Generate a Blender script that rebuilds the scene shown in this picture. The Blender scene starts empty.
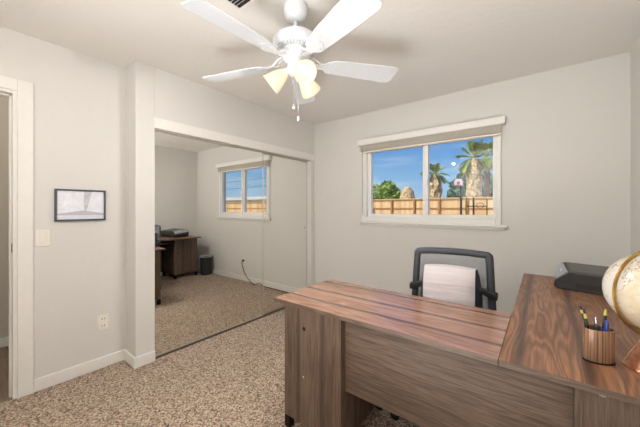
import bpy, bmesh, math, random
from mathutils import Vector, Matrix, noise
random.seed(7)
PI = math.pi
SC = bpy.context.scene
COL = SC.collection
CH = 1.2617
YAW = 0.6621
SN, CS = math.sin(YAW), math.cos(YAW)
H = 2.44
XC, YW, XR, XL, YA, YB = -2.541, 3.125, 0.520, -2.761, 0.886, -0.70

# ------------------------------------------------------------------ helpers
ORIG = {}
def o_of(p):
    return ORIG.get(p.name, Vector((0, 0, 0))) if p else Vector((0, 0, 0))

class MB:
    def __init__(s): s.v = []; s.f = []
    def add(s, vs, fs):
        n = len(s.v); s.v += [Vector(v) for v in vs]; s.f += [[i + n for i in f] for f in fs]; return s
    def box(s, x0, x1, y0, y1, z0, z1):
        return s.add([(x0,y0,z0),(x1,y0,z0),(x1,y1,z0),(x0,y1,z0),(x0,y0,z1),(x1,y0,z1),(x1,y1,z1),(x0,y1,z1)],
                     [(0,3,2,1),(4,5,6,7),(0,1,5,4),(1,2,6,5),(2,3,7,6),(3,0,4,7)])
    def lathe(s, prof, n=32, M=None, cap0=True, cap1=True, sx=1, sy=1):
        M = M or Matrix.Identity(4)
        vs, fs = [], []
        for r, z in prof:
            for k in range(n):
                a = 2*PI*k/n
                vs.append(M @ Vector((r*math.cos(a)*sx, r*math.sin(a)*sy, z)))
        for j in range(len(prof)-1):
            for k in range(n):
                a, b = j*n+k, j*n+(k+1) % n
                fs.append((a, b, b+n, a+n))
        if cap0: fs.append(tuple(range(n-1, -1, -1)))
        if cap1: fs.append(tuple((len(prof)-1)*n+k for k in range(n)))
        return s.add(vs, fs)
    def cyl(s, p0, p1, r, n=16, r1=None):
        p0, p1 = Vector(p0), Vector(p1); d = p1-p0
        M = Matrix.Translation(p0) @ d.to_track_quat('Z', 'Y').to_matrix().to_4x4()
        return s.lathe([(r, 0), (r if r1 is None else r1, d.length)], n, M)
    def tube(s, pts, r, n=10, closed=False, flat=1.0, up=None):
        pts = [Vector(p) for p in pts]; m = len(pts); vs, fs = [], []
        rr = r if isinstance(r, (list, tuple)) else [r]*m
        ref = Vector(up) if up else None
        for i, p in enumerate(pts):
            if closed: t = pts[(i+1) % m]-pts[i-1]
            else: t = pts[min(i+1, m-1)]-pts[max(i-1, 0)]
            t.normalize()
            if ref is None:
                ref = Vector((0,0,1)) if abs(t.z) < .9 else Vector((1,0,0))
            u = t.cross(ref)
            if u.length < 1e-5: u = t.orthogonal()
            u.normalize(); w = u.cross(t).normalized()
            if not up: ref = w
            for k in range(n):
                a = 2*PI*k/n
                vs.append(p+u*rr[i]*math.cos(a)+w*rr[i]*flat*math.sin(a))
        for i in range(m if closed else m-1):
            for k in range(n):
                a, b = i*n+k, i*n+(k+1) % n
                c, d = ((i+1) % m)*n+(k+1) % n, ((i+1) % m)*n+k
                fs.append((a, b, c, d))
        if not closed:
            fs.append(tuple(range(n-1, -1, -1))); fs.append(tuple((m-1)*n+k for k in range(n)))
        return s.add(vs, fs)
    def prism(s, poly, d0, d1, axis='y'):
        n = len(poly); vs = []
        for d in (d0, d1):
            for a, b in poly:
                vs.append({'y': (a, d, b), 'x': (d, a, b), 'z': (a, b, d)}[axis])
        fs = [tuple(range(n)), tuple(range(2*n-1, n-1, -1))]
        for k in range(n): fs.append((k, (k+1) % n, n+(k+1) % n, n+k))
        return s.add(vs, fs)
    def xf(s, M):
        s.v = [M @ v for v in s.v]; return s
    def build(s, name, mat, parent=None, bevel=0, smooth=False, local=False, seg=2, recalc=True):
        me = bpy.data.meshes.new(name)
        off = Vector((0,0,0)) if local else o_of(parent)
        me.from_pydata([v-off for v in s.v], [], s.f)
        if recalc:
            bm = bmesh.new(); bm.from_mesh(me); bmesh.ops.recalc_face_normals(bm, faces=bm.faces); bm.to_mesh(me); bm.free()
        if smooth:
            for p in me.polygons: p.use_smooth = True
        o = bpy.data.objects.new(name, me); COL.objects.link(o)
        for m_ in (mat if isinstance(mat, list) else [mat]): me.materials.append(m_)
        if parent: o.parent = parent; ORIG[o.name] = o_of(parent)
        if bevel:
            b = o.modifiers.new('bevel', 'BEVEL'); b.width = bevel; b.segments = seg; b.limit_method = 'ANGLE'; b.angle_limit = math.radians(40)
        if smooth == 'auto':
            me.set_sharp_from_angle(angle=math.radians(35))
        return o

def tag(o, label=None, cat=None, group=None, kind=None):
    if label: o['label'] = label
    if cat: o['category'] = cat
    if group: o['group'] = group
    if kind: o['kind'] = kind
    return o
def thing(name, label, cat, loc=(0,0,0), rz=0, group=None):
    o = bpy.data.objects.new(name, None); COL.objects.link(o)
    o.location = loc; o.rotation_euler = (0, 0, rz); o.empty_display_size = .05
    ORIG[o.name] = Vector(loc)
    return tag(o, label, cat, group)
def struct(name, mb, m, parent=None, label=None, **k):
    o = mb.build(name, m, parent, **k)
    if not parent: o['kind'] = 'structure'
    if label: o['label'] = label
    return o

# ------------------------------------------------------------------ materials
def lin(c):
    return tuple(((x/255)/12.92 if x/255 <= .04045 else ((x/255+.055)/1.055)**2.4) for x in c)+(1,)
class NT:
    def __init__(s, name):
        s.m = bpy.data.materials.new(name); s.m.use_nodes = True; s.t = s.m.node_tree
        s.b = s.t.nodes['Principled BSDF']; s.out = s.t.nodes['Material Output']
    def n(s, typ, **k):
        x = s.t.nodes.new(typ)
        for a, b in k.items():
            if a == 'ins':
                for q, w in b.items():
                    if hasattr(w, 'is_linked') or isinstance(w, bpy.types.NodeSocket): s.t.links.new(w, x.inputs[q])
                    else: x.inputs[q].default_value = w
            else: setattr(x, a, b)
        return x
    def l(s, a, b): s.t.links.new(a, b)
    def ramp(s, fac, stops, interp='LINEAR'):
        r = s.n('ShaderNodeValToRGB'); r.color_ramp.interpolation = interp
        e = r.color_ramp.elements
        while len(e) < len(stops): e.new(.5)
        for q, (p, c) in zip(e, stops): q.position = p; q.color = c
        s.l(fac, r.inputs[0]); return r.outputs[0]
    def coord(s, scale=(1,1,1), loc=(0,0,0)):
        c = s.n('ShaderNodeTexCoord'); m = s.n('ShaderNodeMapping')
        m.inputs['Scale'].default_value = scale; m.inputs['Location'].default_value = loc
        s.l(c.outputs['Object'], m.inputs['Vector']); return m.outputs[0]
    def noise(s, vec, scale, detail=3, rough=.5, dist=0):
        x = s.n('ShaderNodeTexNoise', ins={'Scale': scale, 'Detail': detail, 'Roughness': rough, 'Distortion': dist, 'Vector': vec}); return x.outputs[0]
    def mix(s, fac, a, b, mode='MIX'):
        x = s.n('ShaderNodeMix', data_type='RGBA', blend_type=mode)
        for sock, val in ((x.inputs[0], fac), (x.inputs[6], a), (x.inputs[7], b)):
            if isinstance(val, bpy.types.NodeSocket): s.l(val, sock)
            else: sock.default_value = val
        return x.outputs[2]
    def math(s, op, a, b=0.0):
        x = s.n('ShaderNodeMath', operation=op)
        for sock, val in ((x.inputs[0], a), (x.inputs[1], b)):
            if isinstance(val, bpy.types.NodeSocket): s.l(val, sock)
            else: sock.default_value = val
        return x.outputs[0]
    def bump(s, h, strength=.3, dist=.01):
        b = s.n('ShaderNodeBump'); b.inputs['Strength'].default_value = strength; b.inputs['Distance'].default_value = dist
        s.l(h, b.inputs['Height']); s.l(b.outputs[0], s.b.inputs['Normal'])

def plain(name, rgb, rough=.5, metal=0, var=.04, scale=30, spec=.5, bump=0, bscale=200):
    t = NT(name); v = t.coord()
    f = t.noise(v, scale, 3)
    c = lin(rgb); d = tuple(x*(1-var*2) for x in c[:3])+(1,); e = tuple(min(1, x*(1+var)) for x in c[:3])+(1,)
    t.l(t.ramp(f, [(.3, d), (.7, e)]), t.b.inputs['Base Color'])
    t.b.inputs['Roughness'].default_value = rough; t.b.inputs['Metallic'].default_value = metal
    t.b.inputs['Specular IOR Level'].default_value = spec
    if bump: t.bump(t.noise(v, bscale, 2), bump, .002)
    return t.m

def wall_mat(name, rgb, bs=.25):
    t = NT(name); v = t.coord()
    a = t.noise(v, 28, 4, .6); b = t.noise(v, 1.3, 2)
    c = lin(rgb)
    t.l(t.mix(b, tuple(x*.965 for x in c[:3])+(1,), c), t.b.inputs['Base Color'])
    t.b.inputs['Roughness'].default_value = .75; t.b.inputs['Specular IOR Level'].default_value = .25
    t.bump(a, bs, .006); return t.m

def wood(name, axis, stops, across, bands=(), bandw=.012, banddark=.4, rough=.45, ring=1.0, spec=.5, stretch=11, nr=9.0, ra=.55, fa=.5, dist=.6):
    """grain runs along axis; across = the axis the bands are counted on"""
    t = NT(name)
    sc = [stretch]*3; sc['xyz'.index(axis)] = 1.0
    v = t.coord(tuple(sc))
    big = t.noise(v, 1.6*ring, 2, .5, dist)
    rings = t.math('FRACT', t.math('MULTIPLY', big, nr))
    rings = t.math('ABSOLUTE', t.math('SUBTRACT', rings, .5))
    sc2 = [90]*3; sc2['xyz'.index(axis)] = 3.0
    fine = t.noise(t.coord(tuple(sc2)), 2.5, 4, .65)
    tone = t.noise(t.coord(tuple([5 if i != 'xyz'.index(axis) else .5 for i in range(3)])), 1.2, 2)
    mixf = t.math('ADD', t.math('MULTIPLY', rings, ra), t.math('ADD', t.math('MULTIPLY', fine, fa), t.math('MULTIPLY', tone, .35)))
    mixf = t.math('SUBTRACT', mixf, ra*.25+fa*.5+.175-.5)
    col = t.ramp(mixf, stops)
    if bands:
        tc = t.n('ShaderNodeTexCoord'); sp = t.n('ShaderNodeSeparateXYZ'); t.l(tc.outputs['Object'], sp.inputs[0])
        comp = sp.outputs['xyz'.index(across)]
        wob = t.math('MULTIPLY', t.math('SUBTRACT', t.noise(t.coord(tuple([6 if i != 'xyz'.index(axis) else 1.5 for i in range(3)])), 1, 2), .5), .02)
        comp = t.math('ADD', comp, wob)
        acc = None
        for bpos in bands:
            d = t.math('ABSOLUTE', t.math('SUBTRACT', comp, bpos))
            m = t.n('ShaderNodeMapRange', ins={'Value': d, 'From Min': bandw*.3, 'From Max': bandw*1.6, 'To Min': 1.0, 'To Max': 0.0}).outputs[0]
            acc = m if acc is None else t.math('MAXIMUM', acc, m)
        dark = t.mix(.55, stops[0][1], (.02, .018, .02, 1))
        col = t.mix(t.math('MULTIPLY', acc, banddark), col, dark)
    t.l(col, t.b.inputs['Base Color'])
    t.b.inputs['Roughness'].default_value = rough; t.b.inputs['Specular IOR Level'].default_value = spec
    t.bump(fine, .15, .002); return t.m

M = {}
M['wall'] = wall_mat('wall_paint', (224, 221, 216))
M['ceil'] = wall_mat('ceiling_paint', (238, 234, 228), .35)
M['trim'] = plain('white_trim_paint', (238, 235, 230), .4, var=.01)
M['hallwall'] = wall_mat('hall_wall_paint', (205, 198, 186), .15)
M['white'] = plain('white_enamel', (222, 225, 229), .35, var=.01)
M['vinyl'] = plain('white_vinyl', (240, 238, 234), .4, var=.01)
M['blind'] = plain('cream_blind_slats', (228, 221, 208), .5, var=.02)
M['plate'] = plain('ivory_switch_plate', (240, 236, 226), .35, var=.01)
M['black'] = plain('black_plastic', (40, 41, 44), .38, var=.08)
M['blackgloss'] = plain('dark_gloss_plastic', (62, 58, 56), .22, var=.05)
M['graypanel'] = plain('grey_control_panel', (160, 162, 166), .35, var=.05)
M['lightgray'] = plain('light_grey_plastic', (205, 208, 212), .35, var=.03)
M['darkgray'] = plain('charcoal_plastic', (52, 54, 60), .5, var=.1)
M['frame'] = plain('charcoal_chair_frame', (54, 57, 63), .45, var=.08)
M['navy'] = plain('navy_fabric', (38, 46, 66), .9, var=.15, bump=.3)
M['seatfab'] = plain('black_seat_fabric', (38, 40, 44), .95, var=.2, bump=.3)
M['brass'] = plain('aged_brass', (176, 138, 78), .3, 1.0, var=.15)
M['chrome'] = plain('polished_metal', (190, 190, 195), .2, 1.0, var=.03)
M['cord'] = plain('black_cord', (30, 29, 30), .5, var=.1)
M['dark'] = plain('vent_interior', (50, 44, 38), .9)
M['knob'] = plain('dark_bronze_knob', (42, 36, 34), .4, .6)
M['liner'] = plain('pale_bin_liner', (176, 174, 172), .4, var=.06)
M['doorstrip'] = plain('satin_door_strip', (196, 189, 178), .35, .3, var=.02)
M['track'] = plain('dark_floor_track', (112, 98, 84), .45, .6)
M['picframe'] = plain('slate_grey_picture_frame', (74, 82, 92), .4, var=.08)

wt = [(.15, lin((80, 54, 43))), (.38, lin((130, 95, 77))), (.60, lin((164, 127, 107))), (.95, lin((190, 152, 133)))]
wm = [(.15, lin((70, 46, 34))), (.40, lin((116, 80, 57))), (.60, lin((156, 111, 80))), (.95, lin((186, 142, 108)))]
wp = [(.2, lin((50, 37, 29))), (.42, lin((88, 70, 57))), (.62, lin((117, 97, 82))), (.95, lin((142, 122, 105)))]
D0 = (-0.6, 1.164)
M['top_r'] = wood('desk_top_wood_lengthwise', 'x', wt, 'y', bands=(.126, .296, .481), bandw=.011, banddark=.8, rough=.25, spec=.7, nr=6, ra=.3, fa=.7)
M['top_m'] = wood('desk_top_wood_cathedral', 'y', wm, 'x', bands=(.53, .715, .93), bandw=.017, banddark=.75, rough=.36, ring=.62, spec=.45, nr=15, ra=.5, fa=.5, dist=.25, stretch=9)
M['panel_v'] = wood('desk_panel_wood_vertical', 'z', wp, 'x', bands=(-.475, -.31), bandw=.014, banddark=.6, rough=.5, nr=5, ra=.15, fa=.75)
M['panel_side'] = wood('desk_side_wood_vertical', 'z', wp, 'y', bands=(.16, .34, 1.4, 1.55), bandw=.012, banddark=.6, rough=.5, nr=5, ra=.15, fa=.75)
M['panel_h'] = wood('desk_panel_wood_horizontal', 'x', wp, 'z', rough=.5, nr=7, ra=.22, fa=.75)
M['panel_d'] = plain('desk_back_board', (58, 55, 56), .7, var=.1)

def carpet():
    t = NT('speckled_beige_carpet'); v = t.coord()
    vo = t.n('ShaderNodeTexVoronoi', ins={'Vector': v, 'Scale': 125.0, 'Randomness': 1.0})
    sep = t.n('ShaderNodeSeparateColor'); t.l(vo.outputs['Color'], sep.inputs[0])
    a = t.noise(v, 60, 3, .7); big = t.noise(v, 3, 3)
    f = t.math('ADD', t.math('MULTIPLY', sep.outputs[0], .62), t.math('MULTIPLY', a, .4))
    col = t.ramp(f, [(.20, lin((82, 60, 48))), (.36, lin((150, 124, 103))), (.58, lin((196, 172, 148))), (.85, lin((232, 214, 192)))])
    col = t.mix(t.math('MULTIPLY', big, .18), col, lin((178, 150, 122)))
    t.l(col, t.b.inputs['Base Color']); t.b.inputs['Roughness'].default_value = 1; t.b.inputs['Specular IOR Level'].default_value = .05
    t.b.inputs['Sheen Weight'].default_value = .15
    t.bump(t.math('ADD', t.math('MULTIPLY', vo.outputs['Distance'], 1.0), t.math('MULTIPLY', a, .6)), .9, .012)
    return t.m
M['carpet'] = carpet()
def hallfloor():
    t = NT('hall_wood_planks')
    br = t.n('ShaderNodeTexBrick', ins={'Vector': t.coord((1,1,1)), 'Scale': 1.0, 'Mortar Size': .002, 'Brick Width': 1.2, 'Row Height': .15,
              'Color1': lin((122, 104, 88)), 'Color2': lin((146, 126, 108)), 'Mortar': lin((70, 58, 48))})
    g = t.noise(t.coord((3, 60, 1)), 1, 3)
    t.l(t.mix(.35, br.outputs[0], t.ramp(g, [(.3, lin((90, 76, 64))), (.7, lin((160, 140, 120)))])), t.b.inputs['Base Color'])
    t.b.inputs['Roughness'].default_value = .5; return t.m
M['hallfloor'] = hallfloor()
def glass_mat():
    t = NT('clear_window_glass'); t.t.nodes.remove(t.b)
    tr = t.n('ShaderNodeBsdfTransparent', ins={'Color': (.93, .96, .96, 1)}); gl = t.n('ShaderNodeBsdfGlossy', ins={'Roughness': .01, 'Color': (1,1,1,1)})
    lw = t.n('ShaderNodeLayerWeight', ins={'Blend': .5}); fr = t.math('ADD', t.math('MULTIPLY', t.math('POWER', lw.outputs['Facing'], 5.0), .8), .02)
    mx = t.n('ShaderNodeMixShader'); t.l(fr, mx.inputs[0]); t.l(tr.outputs[0], mx.inputs[1]); t.l(gl.outputs[0], mx.inputs[2]); t.l(mx.outputs[0], t.out.inputs[0])
    return t.m
M['glass'] = glass_mat()
def mirror_mat():
    t = NT('silvered_mirror'); t.b.inputs['Metallic'].default_value = 1; t.b.inputs['Roughness'].default_value = 0.0
    n = t.noise(t.coord(), 2, 1); t.l(t.ramp(n, [(0, (.87, .865, .835, 1)), (1, (.89, .885, .855, 1))]), t.b.inputs['Base Color']); return t.m
M['mirror'] = mirror_mat()
def shade_mat():
    t = NT('lit_frosted_amber_glass')
    lw = t.n('ShaderNodeLayerWeight', ins={'Blend': .35})
    c = t.ramp(lw.outputs['Facing'], [(0, (1, .86, .62, 1)), (1, (1, .74, .44, 1))])
    t.b.inputs['Base Color'].default_value = lin((190, 176, 150)); t.l(c, t.b.inputs['Emission Color']); t.b.inputs['Emission Strength'].default_value = .62
    t.b.inputs['Roughness'].default_value = .4; return t.m
M['shade'] = shade_mat()
def emis(name, rgb, s):
    t = NT(name); t.b.inputs['Emission Color'].default_value = rgb+(1,); t.b.inputs['Emission Strength'].default_value = s; return t.m
M['bulb'] = emis('lit_bulb', (1, .95, .84), 1.6)
def meshfab():
    t = NT('grey_see_through_mesh'); t.b.inputs['Base Color'].default_value = lin((140, 143, 148)); t.b.inputs['Roughness'].default_value = .8
    v = t.coord((1, 1, 1)); w = t.n('ShaderNodeTexWave', ins={'Vector': v, 'Scale': 60.0, 'Distortion': 0.0}, bands_direction='Z')
    tr = t.n('ShaderNodeBsdfTransparent'); mx = t.n('ShaderNodeMixShader')
    f = t.ramp(w.outputs[0], [(0, (.4,.4,.4,1)), (1, (.7,.7,.7,1))])
    t.l(f, mx.inputs[0]); t.l(tr.outputs[0], mx.inputs[1]); t.l(t.b.outputs[0], mx.inputs[2]); t.l(mx.outputs[0], t.out.inputs[0]); return t.m
M['meshfab'] = meshfab()
def pillowmat():
    t = NT('wrinkled_pale_pillow_cloth'); v = t.coord((1.2, 1, 14))
    w = t.noise(v, 1.8, 2, .4, .8)
    t.l(t.ramp(w, [(.25, lin((188, 181, 182))), (.7, lin((202, 195, 196)))]), t.b.inputs['Base Color'])
    t.b.inputs['Roughness'].default_value = .9; t.bump(w, .35, .02); return t.m
M['pillow'] = pillowmat()
def globemat():
    t = NT('parchment_globe_map'); v = t.coord()
    c = t.noise(v, 9, 6, .62, .3); c2 = t.noise(v, 45, 4, .7)
    land = t.ramp(c, [(.0, lin((216, 213, 208))), (.50, lin((214, 208, 198))), (.515, lin((150, 128, 100))), (.53, lin((212, 202, 182))), (.62, lin((204, 186, 156))), (.75, lin((198, 190, 176)))])
    col = t.mix(t.ramp(c2, [(.60, (0,0,0,1)), (.68, (.45,.45,.45,1))]), land, lin((120, 100, 84)))
    t.l(col, t.b.inputs['Base Color']); t.b.inputs['Roughness'].default_value = .25; return t.m
M['globe'] = globemat()
def stripewood(name):
    t = NT(name); v = t.coord()
    sp = t.n('ShaderNodeSeparateXYZ'); t.l(v, sp.inputs[0])
    a = t.math('ARCTAN2', sp.outputs[1], sp.outputs[0])
    cmb = t.n('ShaderNodeCombineXYZ', ins={'X': a})
    n = t.noise(cmb.outputs[0], 7, 2, .7)
    n2 = t.noise(t.coord((160, 160, 6)), 1, 3)
    f = t.math('ADD', t.math('MULTIPLY', n, .75), t.math('MULTIPLY', n2, .25))
    t.l(t.ramp(f, [(.3, lin((56, 38, 28))), (.44, lin((120, 86, 64))), (.53, lin((176, 142, 114))), (.66, lin((116, 78, 54)))]), t.b.inputs['Base Color'])
    t.b.inputs['Roughness'].default_value = .3; t.b.inputs['Metallic'].default_value = .25; return t.m
M['cup'] = stripewood('striped_bronze_wood')
M['cone'] = plain('polished_copper_wood', (196, 138, 104), .2, .6, var=.2, scale=60)
def fencemat():
    t = NT('honey_cedar_boards')
    v = t.coord((1, 1, 1))
    sp = t.n('ShaderNodeSeparateXYZ'); t.l(v, sp.inputs[0])
    fl = t.math('FLOOR', t.math('MULTIPLY', sp.outputs[0], 1/.14))
    wn = t.n('ShaderNodeTexWhiteNoise', noise_dimensions='1D'); t.l(fl, wn.inputs['W'])
    n2 = t.noise(t.coord((30, 30, 2)), 1, 3)
    f = t.math('ADD', t.math('MULTIPLY', wn.outputs[0], .5), t.math('MULTIPLY', n2, .5))
    t.l(t.ramp(f, [(.2, lin((206, 162, 112))), (.8, lin((240, 202, 152)))]), t.b.inputs['Base Color']); t.b.inputs['Roughness'].default_value = .85; return t.m
M['fence'] = fencemat()
M['rail'] = plain('weathered_fence_rail', (176, 128, 80), .85, var=.1)
M['bark'] = plain('brown_bark', (110, 88, 66), .95, var=.2, scale=8)
M['skirt'] = plain('shaggy_dry_palm_skirt', (206, 176, 134), 1, var=.30, scale=7, bump=1, bscale=12)
M['darktrunk'] = plain('dark_palm_trunk', (92, 70, 52), 1, var=.3, scale=10)
M['leaf1'] = plain('fresh_green_leaves', (160, 182, 84), .7, var=.3, scale=2)
M['leaf2'] = plain('dark_conifer_needles', (100, 132, 108), .8, var=.3, scale=2)
M['frond'] = plain('palm_frond_green', (142, 156, 76), .6, var=.3, scale=3)
M['deadfrond'] = plain('dry_palm_frond', (190, 156, 100), .9, var=.3, scale=3)
M['ground'] = plain('dry_yard_ground', (176, 156, 126), 1, var=.1, scale=3)
M['roof'] = plain('pale_gravel_roof', (214, 202, 186), .9, var=.06, scale=10)
M['stucco'] = plain('cream_stucco', (226, 212, 190), .9, var=.04)
M['red'] = plain('red_plastic', (176, 64, 72), .4)
M['hoopwhite'] = plain('white_board', (200, 186, 196), .4)
M['iron'] = plain('dark_iron', (50, 46, 44), .5, .3)

# ------------------------------------------------------------------ room shell
T = .12
struct('floor', MB().box(XL-.01, XR+T, YB-T, YW+T, -.1, 0).add([], []), M['carpet'])
struct('floor_hall', MB().box(XL-2.0, XL-.0101, YB-T, YW+T, -.1, -.004), M['hallfloor'])
struct('ceiling', MB().box(XL-2.0, XR+T, YB-T, YW+T, H, H+.1), M['ceil'])
# window wall with opening
WX0, WX1, WZ0, WZ1 = -1.745, -.318, 1.125, 2.01
w = MB(); w.box(XL-2, WX0, YW, YW+T, 0, H); w.box(WX1, XR+T, YW, YW+T, 0, H); w.box(WX0, WX1, YW, YW+T, 0, WZ0); w.box(WX0, WX1, YW, YW+T, WZ1, H)
struct('wall_back', w, M['wall'])
struct('wall_right', MB().box(XR, XR+T, YB, YW, 0, H), M['wall'])
struct('wall_front', MB().box(XL-2, XR+T, YB-T, YB, 0, H), M['wall'])
# left wall with doorway y -.55 .. .262
DY0, DY1, DH = -.56, .262, 2.045
w = MB(); w.box(XL-T, XL, DY1, YA, 0, H); w.box(XL-T, XL, YB, DY0, 0, H); w.box(XL-T, XL, DY0, DY1, DH, H)
struct('wall_left', w, M['wall'])
# closet wall: pilaster, header over the sliding doors, end strip, box behind
CY0, CY1, CHD = 1.029, 3.046, 1.931
w = MB(); w.box(XL-T, XC, YA, CY0, 0, H); w.box(XC-.12, XC, CY0, CY1, CHD, H); w.box(XC-.12, XC, CY1, YW, 0, H)
struct('wall_closet', w, M['wall'], bevel=.004)
struct('wall_closet_back', MB().box(-3.25, -3.15, CY0, YW, 0, H), M['hallwall'])
struct('wall_hall', MB().box(-3.98, -3.88, YB, YW, 0, H), M['hallwall'])
# trims
struct('trim_1', MB().box(XC, XC+.012, CY0-.01, YW, CHD, CHD+.088), M['trim'], bevel=.002)
# doorway casing + jamb
cw = .075
cs = MB()
cs.box(XL, XL+.016, DY1-.002, DY1+cw, 0, DH+cw); cs.box(XL, XL+.016, DY0-cw, DY0+.002, 0, DH+cw); cs.box(XL, XL+.016, DY0+.002, DY1-.002, DH-.002, DH+cw)
struct('trim_2', cs, M['trim'], bevel=.003)
jb = MB(); jb.box(XL-T-.01, XL+.004, DY1-.022, DY1-.001, 0, DH); jb.box(XL-T-.01, XL+.004, DY0+.001, DY0+.022, 0, DH); jb.box(XL-T-.01, XL+.004, DY0+.022, DY1-.022, DH-.022, DH-.001)
jb.box(XL-.075, XL-.04, DY1-.034, DY1-.022, 0, DH-.022); jb.box(XL-.075, XL-.04, DY0+.022, DY1-.022, DH-.034, DH-.022)
tr3 = struct('trim_3', jb, M['trim'], bevel=.002)
MB().box(XL-.038, XL-.01, DY1-.0245, DY1-.022, .97, 1.03).build('strike_plate', M['knob'], tr3)['label'] = 'dark metal strike plate'
# baseboards
def base(name, x0, x1, y0, y1):
    struct(name, MB().box(x0, x1, y0, y1, 0, .088), M['trim'], bevel=.005)
bt = .014
base('baseboard_left', XL, XL+bt, DY1+cw, YA)
b = MB(); b.box(XL+bt, XC+bt, YA-bt, YA, 0, .088); b.box(XC, XC+bt, YA, CY0, 0, .088)
struct('baseboard_closet', b, M['trim'], bevel=.005)
base('baseboard_back', XC, XR, YW-bt, YW)
base('baseboard_right', XR-bt, XR, YB, YW-bt)
base('baseboard_hall', -3.88, -3.865, YB, YW)
base('baseboard_front', XL, XR-bt, YB, YB+bt)

# sliding mirrored closet doors
def mdoor(name, x, y0, y1, pull_y, lab):
    d = struct(name, MB().box(x-.006, x, y0+.008, y1-.008, .022, CHD-.022), M['mirror'])
    f = MB(); f.box(x-.012, x+.003, y0, y0+.008, .012, CHD-.012); f.box(x-.012, x+.003, y1-.008, y1, .012, CHD-.012)
    f.box(x-.012, x+.003, y0+.008, y1-.008, .012, .022); f.box(x-.012, x+.003, y0+.008, y1-.008, CHD-.022, CHD-.012)
    f.build('door_frame', M['doorstrip'], d)
    MB().lathe([(.011, 0), (.011, .003)], 20, Matrix.Translation((x, pull_y, 1.0)) @ Matrix.Rotation(PI/2, 4, 'Y')).build('finger_pull', M['chrome'], d)
    d['label'] = lab
mdoor('door_1', XC-.036, CY0+.002, 2.225, 1.075, 'left mirrored sliding closet door on the front track')
mdoor('door_2', XC-.062, 2.19, CY1-.004, 2.99, 'right mirrored sliding closet door on the rear track')
tk = MB(); tk.box(XC-.085, XC-.02, CY0, CY1, 0, .006); tk.box(XC-.028, XC-.024, CY0, CY1, .006, .010)
struct('trim_4', tk, M['track'])
struct('trim_5', MB().box(XC-.09, XC-.012, CY0, CY1, CHD-.010, CHD), M['doorstrip'])

# ------------------------------------------------------------------ window
wn = struct('window_1', MB().box(-1.655, -1.03, YW+.050, YW+.054, 1.20, 1.945).box(-.968, -.37, YW+.035, YW+.039, 1.20, 1.945), M['glass'])
fr = MB()
yf0, yf1 = YW-.022, YW+.07
fr.box(-1.762, -1.70, yf0, yf1, 1.108, 2.02); fr.box(-.345, -.303, yf0, yf1, 1.108, 2.02); fr.box(-1.70, -.345, yf0, yf1, 1.108, 1.165); fr.box(-1.70, -.345, yf0, yf1, 1.975, 2.02)
fr.build('window_frame', M['vinyl'], wn, bevel=.004)
sa = MB(); y0, y1 = YW+.012, YW+.066
sa.box(-1.70, -1.655, y0, y1, 1.165, 1.975); sa.box(-1.03, -.995, y0, y1, 1.165, 1.975); sa.box(-1.655, -1.03, y0, y1, 1.165, 1.20); sa.box(-1.655, -1.03, y0, y1, 1.945, 1.975)
sa.build('sash', M['vinyl'], wn, bevel=.004)
sb = MB(); y0, y1 = YW-.005, YW+.05
sb.box(-.995, -.967, y0, y1, 1.165, 1.975); sb.box(-.37, -.345, y0, y1, 1.165, 1.975); sb.box(-.967, -.37, y0, y1, 1.165, 1.20); sb.box(-.967, -.37, y0, y1, 1.945, 1.975)
sb.build('sash', M['vinyl'], wn, bevel=.004)
MB().box(-.99, -.972, YW-.02, YW-.005, 1.52, 1.58).build('latch', M['vinyl'], wn, bevel=.003)
st = MB(); st.box(-1.79, -.255, YW-.04, YW+.0, 1.085, 1.108)
st.build('window_sill', M['trim'], wn, bevel=.005)
MB().box(-1.775, -.27, YW-.018, YW, 1.062, 1.085).build('window_apron', M['trim'], wn, bevel=.003)
# blind
bl = thing('window_blind', 'cream slatted blind raised under its valance over the window', 'blind', (-1.03, YW-.03, 2.0))
MB().box(-1.80, -.267, YW-.072, YW-.060, 2.035, 2.102).box(-1.80, -1.79, YW-.06, YW, 2.035, 2.102).box(-.277, -.267, YW-.06, YW, 2.035, 2.102).build('valance', M['trim'], bl, bevel=.003)
MB().box(-1.775, -.29, YW-.055, YW-.024, 2.03, 2.07).build('headrail', M['blind'], bl)
for i in range(9):
    z = 1.963+i*.0072
    MB().box(-1.77, -.295, YW-.056, YW-.024, z, z+.0035).build('slat', M['blind'], bl)
MB().box(-1.77, -.295, YW-.056, YW-.024, 1.937, 1.958).build('bottom_rail', M['blind'], bl, bevel=.004)
MB().tube([(-1.73, YW-.062, 2.03), (-1.732, YW-.064, 1.6), (-1.73, YW-.062, 1.18)], .0035, 8).build('tilt_wand', M['liner'], bl, smooth=True)

# ------------------------------------------------------------------ wall fittings
p = thing('light_switch', 'ivory rocker light switch plate beside the doorway', 'light switch', (XL, .385, 1.056))
MB().box(XL, XL+.006, .345, .425, .998, 1.116).build('plate', M['plate'], p, bevel=.003)
MB().box(XL+.006, XL+.011, .368, .402, 1.022, 1.092).build('rocker', M['plate'], p, bevel=.002)
def outlet(label, loc, rz):
    o = thing('wall_outlet', label, 'outlet', loc, rz)
    MB().box(-.0005, .006, -.037, .037, -.06, .06).build('plate', M['plate'], o, bevel=.003, local=True)
    for s in (-1, 1):
        r = MB().box(.006, .009, -.018, .018, s*.027-.015, s*.027+.015).build('socket', M['plate'], o, bevel=.003, local=True)
        MB().box(.009, .0095, -.010, -.006, s*.027-.004, s*.027+.008).box(.009, .0095, .006, .010, s*.027-.004, s*.027+.008).build('slot', M['dark'], r, local=True)
    return o
outlet('white wall outlet low on the wall below the small picture', (XL, .732, .359), 0)
outlet('white wall outlet with black cord plugged in under the window', (-1.04, YW, .336), -PI/2)

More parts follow.
